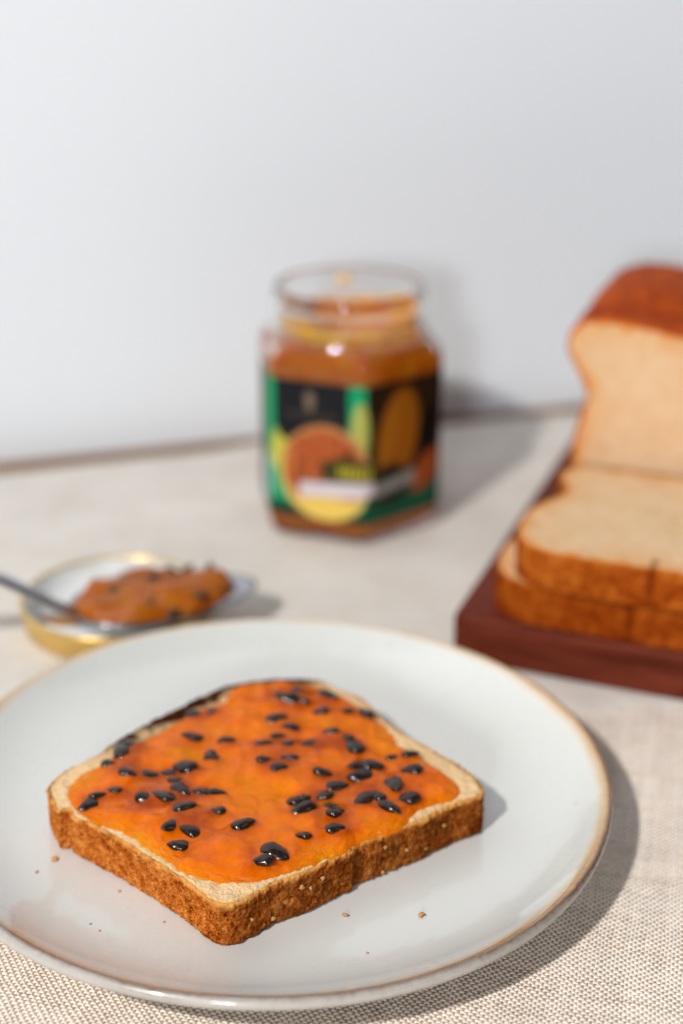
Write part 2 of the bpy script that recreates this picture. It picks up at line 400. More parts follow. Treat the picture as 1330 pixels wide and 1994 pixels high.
# ------------------------------------------------------------------ setting: wall, table
WALL_A = np.array([-0.1869, 0.725]); WALL_D = np.array([0.3306, 0.1092]); WALL_D /= np.linalg.norm(WALL_D); WALL_N = np.array([-WALL_D[1], WALL_D[0]])
W0 = WALL_A + WALL_N * 0.020
def wp(s, n=0.0): return W0 + WALL_D * s + WALL_N * n
V = []
for n in (0.0, 0.05):
    for s, z in ((-1.6, -0.06), (1.8, -0.06), (1.8, 1.3), (-1.6, 1.3)):
        q = wp(s, n); V.append((q[0], q[1], z))
wall = mesh('wall', V, [np.array([[0, 1, 2, 3], [5, 4, 7, 6], [3, 2, 6, 7], [1, 0, 4, 5], [0, 3, 7, 4], [2, 1, 5, 6]])], m_wall(), smooth=False)
tag(wall, kind='structure')

table = empty('table', (0, 0.3, -0.0432))
tag(table, 'brown wooden table showing as a thin strip between the linen cloth and the white wall', 'table')
M_TABLE = m_wood('table_wood', (0.16, 0.075, 0.03), (0.30, 0.155, 0.07), 0.5)
V = []
q = [wp(-0.95, -0.0004), wp(1.15, -0.0004)]
fr = [(1.25, -0.05), (-0.75, -0.05)]
for z in (-0.04, -0.0032):
    for p in (q[1], q[0], (-0.75, -0.05), (1.25, -0.05)):
        V.append((p[0], p[1] - 0.3, z + 0.0432))
mesh('table_top', V, [np.array([[3, 2, 1, 0], [4, 5, 6, 7], [0, 1, 5, 4], [1, 2, 6, 5], [2, 3, 7, 6], [3, 0, 4, 7]])], M_TABLE, table, smooth=False)

# ------------------------------------------------------------------ tablecloth
cloth = empty('tablecloth', (0, 0.4, 0))
tag(cloth, 'beige woven linen tablecloth spread under the plate, jar and board', 'tablecloth')
WV_ANG = RAD(-14)
ca, sa = math.cos(WV_ANG), math.sin(WV_ANG)
def near_zone(x, y):
    z = -CAM_H
    Y = y * math.sin(PITCH) + z * math.cos(PITCH); D = y * math.cos(PITCH) - z * math.sin(PITCH)
    u = x / D; v = Y / D
    return np.clip((0.2402 + 0.075 - np.abs(u)) / 0.035, 0, 1) * np.clip((v + 0.3601 + 0.075) / 0.035, 0, 1)
def weave_zone(x, y):
    """1 inside the finely woven near part of the cloth, 0 outside, with a soft border"""
    pd = np.hypot(x - PLATE_C[0], y - PLATE_C[1])
    a = np.clip((0.475 - y + 0.25 * (x - 0.05)) / 0.05, 0, 1)
    b = np.clip((x + 0.155) / 0.02, 0, 1) * np.clip((0.225 - x) / 0.02, 0, 1) * np.clip((y - 0.245) / 0.015, 0, 1)
    c = np.clip((pd - 0.080) / 0.01, 0, 1)
    return a * b * c * near_zone(x, y)
def cloth_swell(x, y):
    p = xyz(x, y)
    return 0.0009 * fbm(p, 0.10, 3, 31) + 0.0004 * np.clip((y - 0.60) / 0.1, 0, 1) * (0.6 + fbm(p, 0.07, 2, 32))
# far sheet
nx, ny = 150, 120
su = np.linspace(-0.9, 1.1, nx)
Vx = np.zeros((ny, nx, 3))
tcol = np.linspace(0, 1, ny) ** 0.8
for i, s in enumerate(su):
    back = W0 + WALL_D * s - WALL_N * (0.0205 + 0.006 * math.sin(s * 21 + 0.6) + 0.0025 * math.sin(s * 47 + 2))
    if s > 0.36: back = W0 + WALL_D * s - WALL_N * 0.011
    front = np.array([-0.62 + (s + 0.9) / 2.0 * 1.75, -0.02])
    P_ = front[None] * (1 - tcol[:, None]) + back[None] * tcol[:, None]
    Vx[:, i, :2] = P_
X, Y = Vx[..., 0].ravel(), Vx[..., 1].ravel()
zz = cloth_swell(X, Y)
pd = np.hypot(X - PLATE_C[0], Y - PLATE_C[1])
zz = zz * np.clip((pd - 0.07) / 0.05, 0, 1)
for (ox, oy, orr) in ((0.003, 0.672, 0.05), (-0.096, 0.546, 0.042)):
    zz *= np.clip((np.hypot(X - ox, Y - oy) - orr) / 0.03, 0, 1)
zz = np.minimum(zz, 0.0022) - 0.0013 * (weave_zone(X, Y) > 0.93) - 0.0004
Vx[..., 2] = zz.reshape(ny, nx)
Vf = Vx.reshape(-1, 3) - np.array([0, 0.4, 0])
mesh('plain_weave', Vf, [gridfaces(ny, nx)], m_cloth_sheet(), cloth)
# near weave: real over-under yarns
PT = 0.00112
SP = PT / 5.0
a_ = np.arange(-0.30, 0.30, SP); b_ = np.arange(0.16, 0.56, SP)
A2, B2 = np.meshgrid(a_, b_)
Xw = A2 * ca - B2 * sa; Yw = A2 * sa + B2 * ca
Zn = weave_zone(Xw, Yw)
ok = Zn > 0.0
rows = np.where(ok.any(1))[0]; cols = np.where(ok.any(0))[0]
sl = (slice(rows[0], rows[-1] + 1), slice(cols[0], cols[-1] + 1))
A2, B2, Xw, Yw, Zn, ok = (v[sl] for v in (A2, B2, Xw, Yw, Zn, ok))
R_, C_ = A2.shape
keepq = ok[:-1, :-1] & ok[1:, :-1] & ok[:-1, 1:] & ok[1:, 1:]
used = np.zeros((R_, C_), bool)
used[:-1, :-1] |= keepq; used[1:, :-1] |= keepq; used[:-1, 1:] |= keepq; used[1:, 1:] |= keepq
idx = -np.ones((R_, C_), np.int64); idx[used] = np.arange(used.sum())
a1, b1, x1, y1, z1 = (v[used] for v in (A2, B2, Xw, Yw, Zn))
pw = xyz(a1, b1)
wa = a1 + PT * (0.60 * vnoise(pw, 0.012, 3) + 0.20 * vnoise(pw, 0.0027, 4))
wb = b1 + PT * (0.60 * vnoise(pw, 0.010, 5) + 0.20 * vnoise(pw, 0.0026, 6))
ia = np.round(wa / PT); ib = np.round(wb / PT)
da = wa / PT - ia; db = wb / PT - ib
tw = 0.455 * (1 + 0.16 * vnoise(xyz(a1 / 9, ib * 0.37), 0.0012, 8) + 0.40 * vnoise(xyz(ib * 3.7, ib * 0), 1.0, 9))
tp = 0.37 * (1 + 0.16 * vnoise(xyz(ia * 0.37, b1 / 9), 0.0012, 10) + 0.40 * vnoise(xyz(ia * 3.7, ia * 0), 1.0, 11))
par_b = 1 - 2 * (np.abs(ib) % 2); par_a = 1 - 2 * (np.abs(ia) % 2)
zw = 0.00024 * np.cos(np.pi * wa / PT) * par_b
zp = -0.00013 * np.cos(np.pi * wb / PT) * par_a
cw = 1 - (db / tw) ** 2; cp = 1 - (da / tp) ** 2
hw = np.where(cw > 0, zw + 0.00034 * np.sqrt(np.maximum(cw, 0)), -0.0009)
hp = np.where(cp > 0, zp - 0.00004 + 0.00026 * np.sqrt(np.maximum(cp, 0)), -0.0009)
h = np.maximum(np.maximum(hw, hp), -0.0007)
weft = (hw >= hp) & (cw > 0)
gap = h <= -0.00065
flk = vnoise(xyz(a1 * 0.25, b1), 0.0016, 12)[:, None] * 0.5 + vnoise(xyz(a1, b1 * 0.25), 0.003, 13)[:, None] * 0.5
cweft = np.array([0.84, 0.77, 0.69]) * (1 + 0.10 * flk)
cwarp = np.array([0.46, 0.33, 0.24]) * (1 + 0.3 * flk)
colw = np.where(weft[:, None], cweft, cwarp)
colw = np.where(gap[:, None], np.array([[0.10, 0.055, 0.04]]), colw)  # gaps coloured dark for the shade between yarns and the table beneath
zfin = np.where(z1 < 1, h * (0.25 + 0.75 * z1) - 0.00018 * (1 - z1), h) - 0.0004
zfin += cloth_swell(x1, y1) * np.clip((np.hypot(x1 - PLATE_C[0], y1 - PLATE_C[1]) - 0.07) / 0.05, 0, 1)
quads = np.stack([idx[:-1, :-1], idx[:-1, 1:], idx[1:, 1:], idx[1:, :-1]], -1)[keepq]
wv = mesh('woven_yarn', np.stack([x1, y1 - 0.4, zfin], 1), [quads], m_weave(), cloth, True, {'yarn': ('FLOAT_COLOR', colw)})
tag(wv, kind='stuff')

# ------------------------------------------------------------------ plate
plate = empty('plate', (PLATE_C[0], PLATE_C[1], 0))
tag(plate, 'pale grey stoneware plate with a brown rim holding the jam toast', 'plate')
PROF_IN = [(0.0, 0.0095), (0.03, 0.0095), (0.06, 0.0095), (0.078, 0.0096), (0.084, 0.0101), (0.090, 0.0113), (0.096, 0.0134), (0.101, 0.0160), (0.1050, 0.0187), (0.1072, 0.0203), (0.1084, 0.0209)]
def plate_z(r): return float(np.interp(r, [p[0] for p in PROF_IN], [p[1] for p in PROF_IN]))
PROF_OUT = [(0.1093, 0.0208), (0.1101, 0.0202), (0.1105, 0.0193), (0.1104, 0.0182), (0.1097, 0.0172), (0.1080, 0.0160), (0.1030, 0.0132), (0.095, 0.0092), (0.085, 0.0058), (0.074, 0.0038), (0.070, 0.0030), (0.0690, 0.0008), (0.0675, 0.0), (0.0655, 0.0008), (0.0645, 0.0030), (0.0, 0.0036)]
prof = [(max(r, 1e-5), z) for r, z in (PROF_IN + PROF_OUT)][::-1]
th = np.arange(200) / 200 * 2 * np.pi
RR = np.array([[(r * (1 + 0.0030 * math.sin(2 * t + 0.6) + 0.0012 * math.sin(5 * t)) * math.cos(t), r * (1 + 0.0030 * math.sin(2 * t + 0.6) + 0.0012 * math.sin(5 * t)) * math.sin(t), z + (0.0005 * math.sin(3 * t + 1) * (r / 0.11) ** 6 if z > 0.006 else 0)) for t in th] for r, z in prof])
pl_o = rings('glazed_dish', RR, m_plate(), plate, False, False)
sub = pl_o.modifiers.new('sub', 'SUBSURF'); sub.levels = 1; sub.render_levels = 1

# ------------------------------------------------------------------ bread builder
def bread(parent, out, T, mcrumb, mcrust, rows=10, inset=0.0008, side_amp=0.0003, top_amp=0.0003, fine=0.0008, seed=1,
          edge_w=0.0012, edge_amt=0.6, rim_pale=0.0012, darken=None, xf=None, toplow=None, radial=None, grow=None):
    N = len(out); nrm = onormal(out)
    zs = [0.0, 0.0, 0.0009] + list(np.linspace(0.002, T - 0.0009, rows)) + [T - 0.0003, T, T - 0.0001]
    ins = [0.004, 0.0009, 0.0] + [0.0] * rows + [inset * 0.15, inset * 0.6, inset]
    R = []; E = []; B = []
    for z, d in zip(zs, ins):
        base = out
        if grow is not None: base = grow(out, z)
        p = base - nrm * d
        q = np.c_[p, np.full(N, z)]
        w = (side_amp * fbm(q, fine * 8, 2, seed) * 0.7 + side_amp * 0.9 * fbm(q, fine * 1.3, 2, seed + 1) - side_amp * 1.8 * np.clip(vnoise(q, fine * 1.2, seed + 2) - 0.45, 0, 1))
        if d > 0.002: w = w * 0
        q[:, :2] += nrm * w[:, None]
        if d <= 0.0002 and z > 0.5 * T: q[:, 2] += 0.35 * w
        R.append(q)
        E.append(np.clip(1 - (T - z) / rim_pale + 0.7 * fbm(q, fine * 3, 2, seed + 4), 0, 1) * (T - z < rim_pale * 2.2))
        B.append(np.zeros(N) if darken is None else darken(q))
    R = np.array(R)
    def X(A): return A if xf is None else xf(A.reshape(-1, 3)).reshape(A.shape)
    crust = rings('crust', X(R), mcrust, parent, True, False, True, {'edge': ('FLOAT', np.array(E)), 'darken': ('FLOAT', np.array(B))})
    o2 = (grow(out, T) if grow is not None else out) - nrm * (inset * 0.9)
    c = o2.mean(0)
    ts = radial if radial is not None else np.concatenate([np.linspace(0, 0.16, 12), np.linspace(0.2, 0.97, 10)])
    R = []; E = []; B = []
    for k, t in enumerate(ts):
        p = o2 + (c - o2) * t
        q = np.c_[p, np.full(N, T)]
        d = np.linalg.norm(o2 - p, axis=1)
        w = top_amp * (0.9 * fbm(q, fine * 6, 2, seed + 7) + 0.9 * fbm(q, fine * 1.5, 2, seed + 8) - 1.8 * np.clip(vnoise(q, fine * 1.4, seed + 9) - 0.35, 0, 1))
        w = w * np.clip(d / (fine * 0.8) + 0.3, 0, 1)
        if k == 0: w = w * 0 - 0.00035
        if toplow is not None: w = w - toplow(p)
        q[:, 2] += w
        R.append(q)
        E.append(np.clip(edge_amt * np.exp(-d / edge_w) * (1 + 0.7 * fbm(q, fine * 3, 2, seed + 11)), 0, 1))
        B.append(np.zeros(N) if darken is None else darken(q))
    crumb = rings('crumb', X(np.array(R)), mcrumb, parent, False, True, True, {'edge': ('FLOAT', np.array(E)), 'darken': ('FLOAT', np.array(B))})
    return crumb, crust

# ------------------------------------------------------------------ toast with jam
TO_C = np.array([-0.0214, 0.3880]); TT = 0.0150
toast = empty('jam_toast', (TO_C[0], TO_C[1], 0.0096))
tag(toast, 'slice of toast spread with orange passion fruit jam full of black seeds', 'toast')
tout = ccw(closed_spline(np.array(TOAST_OUT) - TO_C, 1150))
jraw = closed_spline(np.array(JAM_OUT) - TO_C, 420)
jout = ccw(jraw)
jn = onormal(jout)
jout = jout + jn * (0.0008 + 0.0006 * fbm(xyz(jout[:, 0], jout[:, 1]), 0.004, 2, 3))[:, None]
jcen = np.array([-0.002, -0.002])
jlo = jout[::3]
def inside_jam(p):
    ang = np.arctan2(p[:, 1] - jcen[1], p[:, 0] - jcen[0]); rr = np.hypot(p[:, 0] - jcen[0], p[:, 1] - jcen[1])
    ja = np.arctan2(jout[:, 1] - jcen[1], jout[:, 0] - jcen[0]); jr = np.hypot(jout[:, 0] - jcen[0], jout[:, 1] - jcen[1])
    o = np.argsort(ja)
    return np.interp(ang, ja[o], jr[o], period=2 * np.pi) - rr
def toast_darken(q):
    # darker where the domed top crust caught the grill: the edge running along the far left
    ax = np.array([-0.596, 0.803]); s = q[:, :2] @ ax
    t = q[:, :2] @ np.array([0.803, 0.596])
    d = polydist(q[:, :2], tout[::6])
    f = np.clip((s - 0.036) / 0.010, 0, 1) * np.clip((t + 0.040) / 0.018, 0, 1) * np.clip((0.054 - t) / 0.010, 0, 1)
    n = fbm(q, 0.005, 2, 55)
    fr = np.clip((-0.0395 - s) / 0.003, 0, 1) * np.clip((t + 0.052) / 0.014, 0, 1) * 0.55 * (1 + 0.5 * fbm(q, 0.004, 2, 57)) * np.clip((TT - 0.0006 - q[:, 2]) / 0.0016, 0, 1)  # front right crust face takes a darker tone below its top rim
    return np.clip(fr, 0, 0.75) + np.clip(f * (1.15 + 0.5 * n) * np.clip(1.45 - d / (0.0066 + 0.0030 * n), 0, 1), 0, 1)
M_TCRUMB = m_crumb('toast_crumb', (0.96, 0.74, 0.48), (0.91, 0.62, 0.34), (0.72, 0.36, 0.11), (0.82, 0.53, 0.255))
M_TCRUST = m_crust('toast_crust', (0.90, 0.42, 0.105), (0.66, 0.180, 0.026), (0.36, 0.070, 0.007), (0.07, 0.012, 0.003))
tr = np.concatenate([np.linspace(0, 0.26, 34), np.linspace(0.30, 0.97, 10)])
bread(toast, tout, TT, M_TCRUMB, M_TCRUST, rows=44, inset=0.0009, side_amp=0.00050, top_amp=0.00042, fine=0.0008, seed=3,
      edge_w=0.0009, edge_amt=0.42, rim_pale=0.0016, darken=toast_darken, radial=tr,
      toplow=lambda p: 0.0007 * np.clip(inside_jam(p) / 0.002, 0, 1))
def jam_h(p):
    d = np.maximum(inside_jam(p), 0)
    q = xyz(p[:, 0], p[:, 1])
    h = 0.0021 * np.sqrt(np.clip(d / 0.0045, 0, 1)) * (1 + 0.25 * np.clip(d / 0.02, 0, 1))
    h = h + np.clip(d / 0.004, 0, 1) * (0.00125 * fbm(q, 0.012, 2, 21) + 0.00075 * (1 - np.abs(vnoise(q, 0.0065, 22)) * 2) * 0.8 + 0.00024 * vnoise(q, 0.0030, 24))
    e = np.clip(1 - d / 0.007, 0, 1)
    h = h + np.clip(d / 0.0006, 0, 1) * e * (0.00032 + 0.00050 * np.clip((-0.004 - p[:, 1]) / 0.015, 0, 1)) * fbm(q, 0.0010, 2, 23)
    return h
SD = np.array([(s[0] - TO_C[0], s[1] - TO_C[1], s[2], s[3], s[4]) for s in SEEDS])
ts = np.concatenate([np.linspace(0, 0.2, 60), np.linspace(0.205, 0.985, 110)])
R = []
for t in ts: R.append(jout + (jcen - jout) * t)
R = np.array(R); K_, N_ = R.shape[:2]
P2 = R.reshape(-1, 2)
hj = jam_h(P2)
h0_ = hj.copy()
deep = 0.50 * np.clip((hj - 0.0010) / 0.0024, 0, 1) + 0.34 * fbm(xyz(P2[:, 0], P2[:, 1]), 0.013, 3, 64) - 0.05
for x, y, ln, an, dep in SD:
    d = P2 - (x, y); c_, s_ = math.cos(an), math.sin(an)
    u = (d[:, 0] * c_ + d[:, 1] * s_) / (ln * 0.62); v = (-d[:, 0] * s_ + d[:, 1] * c_) / (ln * 0.45)
    hj += (0.00075 * (1 - 0.5 * dep)) * np.exp(-(u * u + v * v) ** 1.3)
    deep += 0.52 * np.exp(-(u * u + v * v) * 0.38)
Zj = TT - 0.0004 + hj
Rj = np.concatenate([[np.c_[jout + (jcen - jout) * 0.03, np.full(N_, TT - 0.0010)]], [np.c_[jout, np.full(N_, TT - 0.0008)]], np.c_[P2, Zj].reshape(K_, N_, 3)])
M_JAM = m_jam('passion_fruit_jam', trans=0.0, deep=True, clear=0.34)
deep = np.concatenate([np.zeros(2 * N_), np.clip(deep, 0, 1)])
jam = rings('jam_spread', Rj, M_JAM, toast, True, True, True, {'deep': ('FLOAT', deep)})

def seed_mesh(name, seed):
    n1, n2 = 15, 14
    th = np.arange(n2) / n2 * 2 * np.pi
    R = []
    for s in np.linspace(-0.985, 0.985, n1):
        w = math.sqrt(1 - s * s) * (1 - 0.36 * s) * 0.64
        ring = np.stack([np.full(n2, s), np.cos(th) * w, np.sin(th) * w * 0.60], 1)
        ring += (0.06 * fbm(ring, 0.45, 2, seed))[:, None] * np.stack([th * 0, np.cos(th), np.sin(th)], 1)
        R.append(ring)
    return np.array(R)
sm = NT('seed_skin')
sc_ = sm.ramp(sm.noise(3.0, 3), [(0.35, (0.009, 0.005, 0.004)), (0.7, (0.030, 0.012, 0.007))])
sm.set(Base_Color=sc_, Roughness=0.16, Specular_IOR_Level=0.5); M_SEED = sm.m
seed_protos = []
for k in range(3):
    o = rings('seed', seed_mesh('seed', 40 + k), M_SEED, None)
    seed_protos.append(o.data); bpy.data.objects.remove(o)
for i, (x, y, ln, an, dep) in enumerate(SD):
    o = bpy.data.objects.new('seed', seed_protos[i % 3]); COL.objects.link(o); o.parent = jam
    hh = float(jam_h(np.array([[x, y]]))[0]) + TT - 0.0004
    L = ln * 0.58 * rng.uniform(0.90, 1.08)
    if dep < 0.25: z = hh + 0.0005 - dep * 0.0016
    elif dep < 0.55: z = hh + 0.0002
    else: z = hh - 0.0001 - 0.0007 * (dep - 0.55)
    o.location = (x, y, z)
    o.scale = (L, L * rng.uniform(0.84, 1.04), L * rng.uniform(0.8, 1.1))
    o.rotation_euler = (rng.uniform(-0.45, 0.45), rng.uniform(-0.22, 0.22), an + (math.pi if rng.rand() < 0.5 else 0))

# pale oat flakes baked onto the cut front crust
M_FLAKE = m_simple('oat_flake', (0.62, 0.31, 0.10), 0.85)
FL = [(0.0327, 0.3736, 0.0185), (-0.0119, 0.3405, 0.014), (-0.0112, 0.341, 0.0198), (-0.0089, 0.3427, 0.0183), (-0.0054, 0.3453, 0.0197), (0.0139, 0.3596, 0.0202), (0.0206, 0.3646, 0.0158), (0.0134, 0.3593, 0.0112), (-0.0255, 0.3305, 0.0165), (0.0265, 0.369, 0.0135), (-0.020, 0.336, 0.0125)]
def blob_mesh(n1, n2, seed, amp=0.3):
    th = np.arange(n2) / n2 * 2 * np.pi; R = []
    for s in np.linspace(-0.95, 0.95, n1):
        w = math.sqrt(1 - s * s)
        ring = np.stack([np.cos(th) * w, np.sin(th) * w, np.full(n2, s)], 1)
        R.append(ring * (1 + amp * vnoise(ring, 0.7, seed))[:, None])
    return np.array(R)
fd = rings('flake', blob_mesh(6, 8, 70, 0.7), M_FLAKE, None); fdata = fd.data; bpy.data.objects.remove(fd)
for x, y, z in FL:
    o = bpy.data.objects.new('oat_flake', fdata); COL.objects.link(o); o.parent = toast
    p = np.array([x, y]) - TO_C; k = np.argmin(((tout - p) ** 2).sum(1)); p = tout[k]
    o.location = (p[0], p[1], z - 0.0096)
    o.scale = (rng.uniform(0.0005, 0.0010), 0.0005, rng.uniform(0.0005, 0.0011)); o.rotation_euler = (rng.uniform(-0.4, 0.4), rng.uniform(-0.8, 0.8), RAD(36.6))

# crumbs on the plate
M_BIT = m_simple('crumb_bit', (0.55, 0.26, 0.08), 0.8)
cb = [rings('toast_crumb', blob_mesh(7, 9, 80 + k, 0.9), M_BIT, None) for k in range(2)]
cdat = [o.data for o in cb]
for o in cb: bpy.data.objects.remove(o)
CRUMB_LABELS = {0: 'golden crumb on the plate just below the notch in the front crust of the toast',
                1: 'larger golden crumb on the plate in front of the toast, toward the right rim',
                2: 'small golden crumb on the plate close to the front brown rim',
                3: 'larger brown crumb on the plate beside the left corner of the toast',
                4: 'tiny crumb on the plate farthest left, near the left rim',
                5: 'tiny crumb of the close pair at the lower left, the one nearer the toast tip',
                6: 'tiny crumb of the close pair at the lower left, the one nearer the rim',
                7: 'tiny crumb on the plate midway along the left front crust of the toast',
                8: 'small crumb on the plate close under the left front crust of the toast'}
for i, (x, y) in enumerate(CRUMBS):
    o = bpy.data.objects.new('toast_crumb', cdat[i % 2]); COL.objects.link(o)
    s = 0.00085 if i in (0, 1, 3) else rng.uniform(0.0003, 0.0005)
    zb = plate_z(math.hypot(x - PLATE_C[0], y - PLATE_C[1]))
    o.location = (x, y, zb + s * 0.55); o.scale = (s * 1.2, s, s * 0.75); o.rotation_euler = (0, 0, rng.uniform(0, 6))
    tag(o, CRUMB_LABELS.get(i, 'tiny golden crumb on the plate'), 'crumb', 'toast crumbs on the plate')

# ------------------------------------------------------------------ board, slices, loaf
BO = np.array([0.0452, 0.5146]); BA = RAD(-20.5)
e1 = np.array([math.cos(BA), math.sin(BA)]); e2 = np.array([-math.sin(BA), math.cos(BA)])
BT = 0.021
def bxy(x, y): q = BO + e1 * x + e2 * y; return (q[0], q[1])
M_BOARD = m_wood('mahogany', (0.048, 0.0065, 0.0030), (0.215, 0.044, 0.022), 0.5, 9.0)
def rrect(w, d, r, n=6):
    P = []
    for cx, cy, a0 in ((w - r, d - r, 0), (r, d - r, 90), (r, r, 180), (w - r, r, 270)):
        for k in range(n + 1):
            a = RAD(a0 + 90 * k / n); P.append((cx + r * math.cos(a), cy + r * math.sin(a)))
    return np.array(P)
bo = rrect(0.24, 0.27, 0.004); bn = onormal(bo)
Rb = np.array([np.c_[bo - bn * d, np.full(len(bo), z)] for z, d in ((0, 0.0015), (0.0015, 0), (BT - 0.0022, 0), (BT - 0.0007, 0.0007), (BT, 0.0024))])
board = rings('chopping_board', Rb, M_BOARD, None, True, True, False)
board.location = (*bxy(0, 0), 0.0); board.rotation_euler = (0, 0, BA)
tag(board, 'dark reddish wooden chopping board under the bread on the right', 'chopping board')

HALF = [(0.0, 0.0012), (0.004, 0.0), (0.018, 0.0), (0.034, 0.0003), (0.046, 0.0035), (0.0545, 0.011), (0.0583, 0.023), (0.0585, 0.038), (0.0570, 0.050), (0.0545, 0.0595), (0.0540, 0.0635), (0.0570, 0.0700), (0.0625, 0.0790), (0.0648, 0.0860), (0.0630, 0.0930), (0.0560, 0.0975), (0.040, 0.0995), (0.020, 0.1005)]
FULL = HALF + [(0.0, 0.1008)] + [(-x, y) for x, y in HALF[:0:-1]]
def slice_outline(n, s=1.0, jit=0.0, seed=0, dome=1.0):
    P = np.array(FULL) * s
    P[:, 0] *= 1 - (1 - dome) * np.clip((P[:, 1] - 0.04) / 0.03, 0, 1)
    P = P + jit * np.stack([vnoise(xyz(P[:, 0], P[:, 1]), 0.03, seed), vnoise(xyz(P[:, 0], P[:, 1]), 0.03, seed + 9)], 1)
    return ccw(closed_spline(P, n))
M_CRUMB = m_crumb('bread_crumb', (0.81, 0.605, 0.40), (0.755, 0.525, 0.315), (0.70, 0.27, 0.055), (0.70, 0.43, 0.22), 0.5)
M_CRUST = m_crust('bread_crust', (0.56, 0.17, 0.024), (0.40, 0.082, 0.008), (0.28, 0.044, 0.004), (0.15, 0.022, 0.003), 0.45, 0.55)
M_TOPCRUST = m_crust('loaf_top_crust', (0.62, 0.125, 0.008), (0.48, 0.068, 0.004), (0.29, 0.032, 0.003), (0.15, 0.014, 0.002), 0.4, 0.5, 0.04)
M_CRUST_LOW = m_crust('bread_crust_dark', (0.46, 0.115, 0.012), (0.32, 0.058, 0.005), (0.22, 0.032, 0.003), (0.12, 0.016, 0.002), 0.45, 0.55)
def seam_burn(q):
    return np.clip(1.1 - np.abs(q[:, 0]) / 0.0016, 0, 1) * (q[:, 1] < 0.01) * 0.8
for k, (x, y, z, T, lab) in enumerate((
        (0.0708, 0.0005, BT + 0.0002, 0.0172, 'lower slice of white bread lying flat on the wooden board under another slice'),
        (0.0775, -0.0035, BT + 0.0178, 0.0168, 'upper slice of white bread lying on another slice with its pale face up'))):
    s = empty('bread_slice', (*bxy(x, y), z), BA + RAD((0.6, -0.6)[k]))
    tag(s, lab, 'bread slice', 'bread slices stacked on the board')
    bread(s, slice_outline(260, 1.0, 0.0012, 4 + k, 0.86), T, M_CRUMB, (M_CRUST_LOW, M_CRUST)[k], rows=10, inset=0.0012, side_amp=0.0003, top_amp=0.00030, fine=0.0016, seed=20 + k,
          edge_w=0.0055, edge_amt=0.8, rim_pale=0.0012, darken=seam_burn)
LT = 0.125
loaf = empty('bread_loaf', (*bxy(0.0815, 0.1085), BT + 0.0002), BA)
tag(loaf, 'cut loaf of white bread standing on the board with a glossy brown domed top', 'bread loaf')
def loaf_grow(o, z):
    dist = LT - z
    k = np.clip(dist / 0.055, 0, 1); k = k * k * (3 - 2 * k)
    e = np.clip((dist - 0.092) / 0.033, 0, 1)
    up_ = np.clip((o[:, 1] - 0.058) / 0.043, 0, 1)
    q = o.copy()
    q[:, 1] = q[:, 1] + up_ * (0.008 * k * (1 - 0.6 * np.clip(np.abs(q[:, 0]) / 0.064, 0, 1) ** 2) - 0.020 * e * e)
    q[:, 0] = q[:, 0] * (1 - 0.10 * e * e)
    return q
def loaf_burn(q): return np.clip((q[:, 1] - 0.060) / 0.03, 0, 1) * 0.55
lout = slice_outline(300, 1.0, 0.0008, 9)
_t = np.clip((lout[:, 0] + 0.056) / 0.05, 0, 1); _t = _t * _t * (3 - 2 * _t)
lout[:, 1] -= 0.0065 * _t * np.clip((lout[:, 1] - 0.06) / 0.035, 0, 1)
lc, lk = bread(loaf, lout, LT, M_CRUMB, M_TOPCRUST, rows=40, inset=0.0012, side_amp=0.0004, top_amp=0.0003, fine=0.0018, seed=33,
      edge_w=0.006, edge_amt=0.8, rim_pale=0.0015, darken=None, grow=loaf_grow,
      xf=lambda A: np.stack([A[:, 0], LT - A[:, 2], A[:, 1]], 1))

# ------------------------------------------------------------------ jam jar
JR = 0.0424; JP = 9.0
jar = empty('jam_jar', (0.003, 0.672, 0.0))
tag(jar, 'open six-sided glass jar of passion fruit jam with a green and black label', 'jar')
NJ = 120
tha = np.arange(NJ) / NJ * 2 * np.pi
FN = [RAD(JP + 30 + 60 * k) for k in range(6)]
def hexr(t, n=26.0):
    s = 0
    for a in FN:
        c = np.cos(t - (a - np.pi / 2)); s = s + np.maximum(c, 0) ** n
    return s ** (-1.0 / n)
def jring(z, hexs, circ=None, bl=0.0):
    rh = hexr(tha) * JR * hexs
    r = rh * (1 - bl) + (circ or 0) * bl
    return np.stack([r * np.cos(tha), r * np.sin(tha), np.full(NJ, z)], 1)
OUT = [(0.0006, .80, None, 0), (0.0, .88, None, 0), (0.0010, .935, None, 0), (0.004, .975, None, 0), (0.009, 1, None, 0), (0.030, 1, None, 0), (0.060, 1, None, 0), (0.084, 1, None, 0), (0.089, .99, None, 0), (0.0925, .965, None, 0), (0.0950, .92, 0.0385, .35), (0.0968, .9, 0.0385, .75), (0.0985, .9, 0.0374, 1),
       (0.1010, 1, 0.0366, 1), (0.1030, 1, 0.0369, 1), (0.1045, 1, 0.0379, 1), (0.1060, 1, 0.0379, 1), (0.1075, 1, 0.0368, 1), (0.1095, 1, 0.0367, 1), (0.1108, 1, 0.0377, 1), (0.1122, 1, 0.0377, 1), (0.1136, 1, 0.0367, 1), (0.1165, 1, 0.0366, 1), (0.1180, 1, 0.0362, 1), (0.1184, 1, 0.0356, 1)]
INN = [(0.1180, 1, 0.0349, 1), (0.1165, 1, 0.0348, 1), (0.1000, 1, 0.0346, 1), (0.0970, .9, 0.0352, .8), (0.0935, .90, 0.037, .4), (0.0890, .93, None, 0), (0.080, .94, None, 0), (0.050, .94, None, 0), (0.012, .94, None, 0), (0.007, .92, None, 0), (0.005, .86, None, 0), (0.0045, .78, None, 0)]
glass = rings('glass', np.array([jring(*a) for a in OUT + INN]), m_glass(), jar)
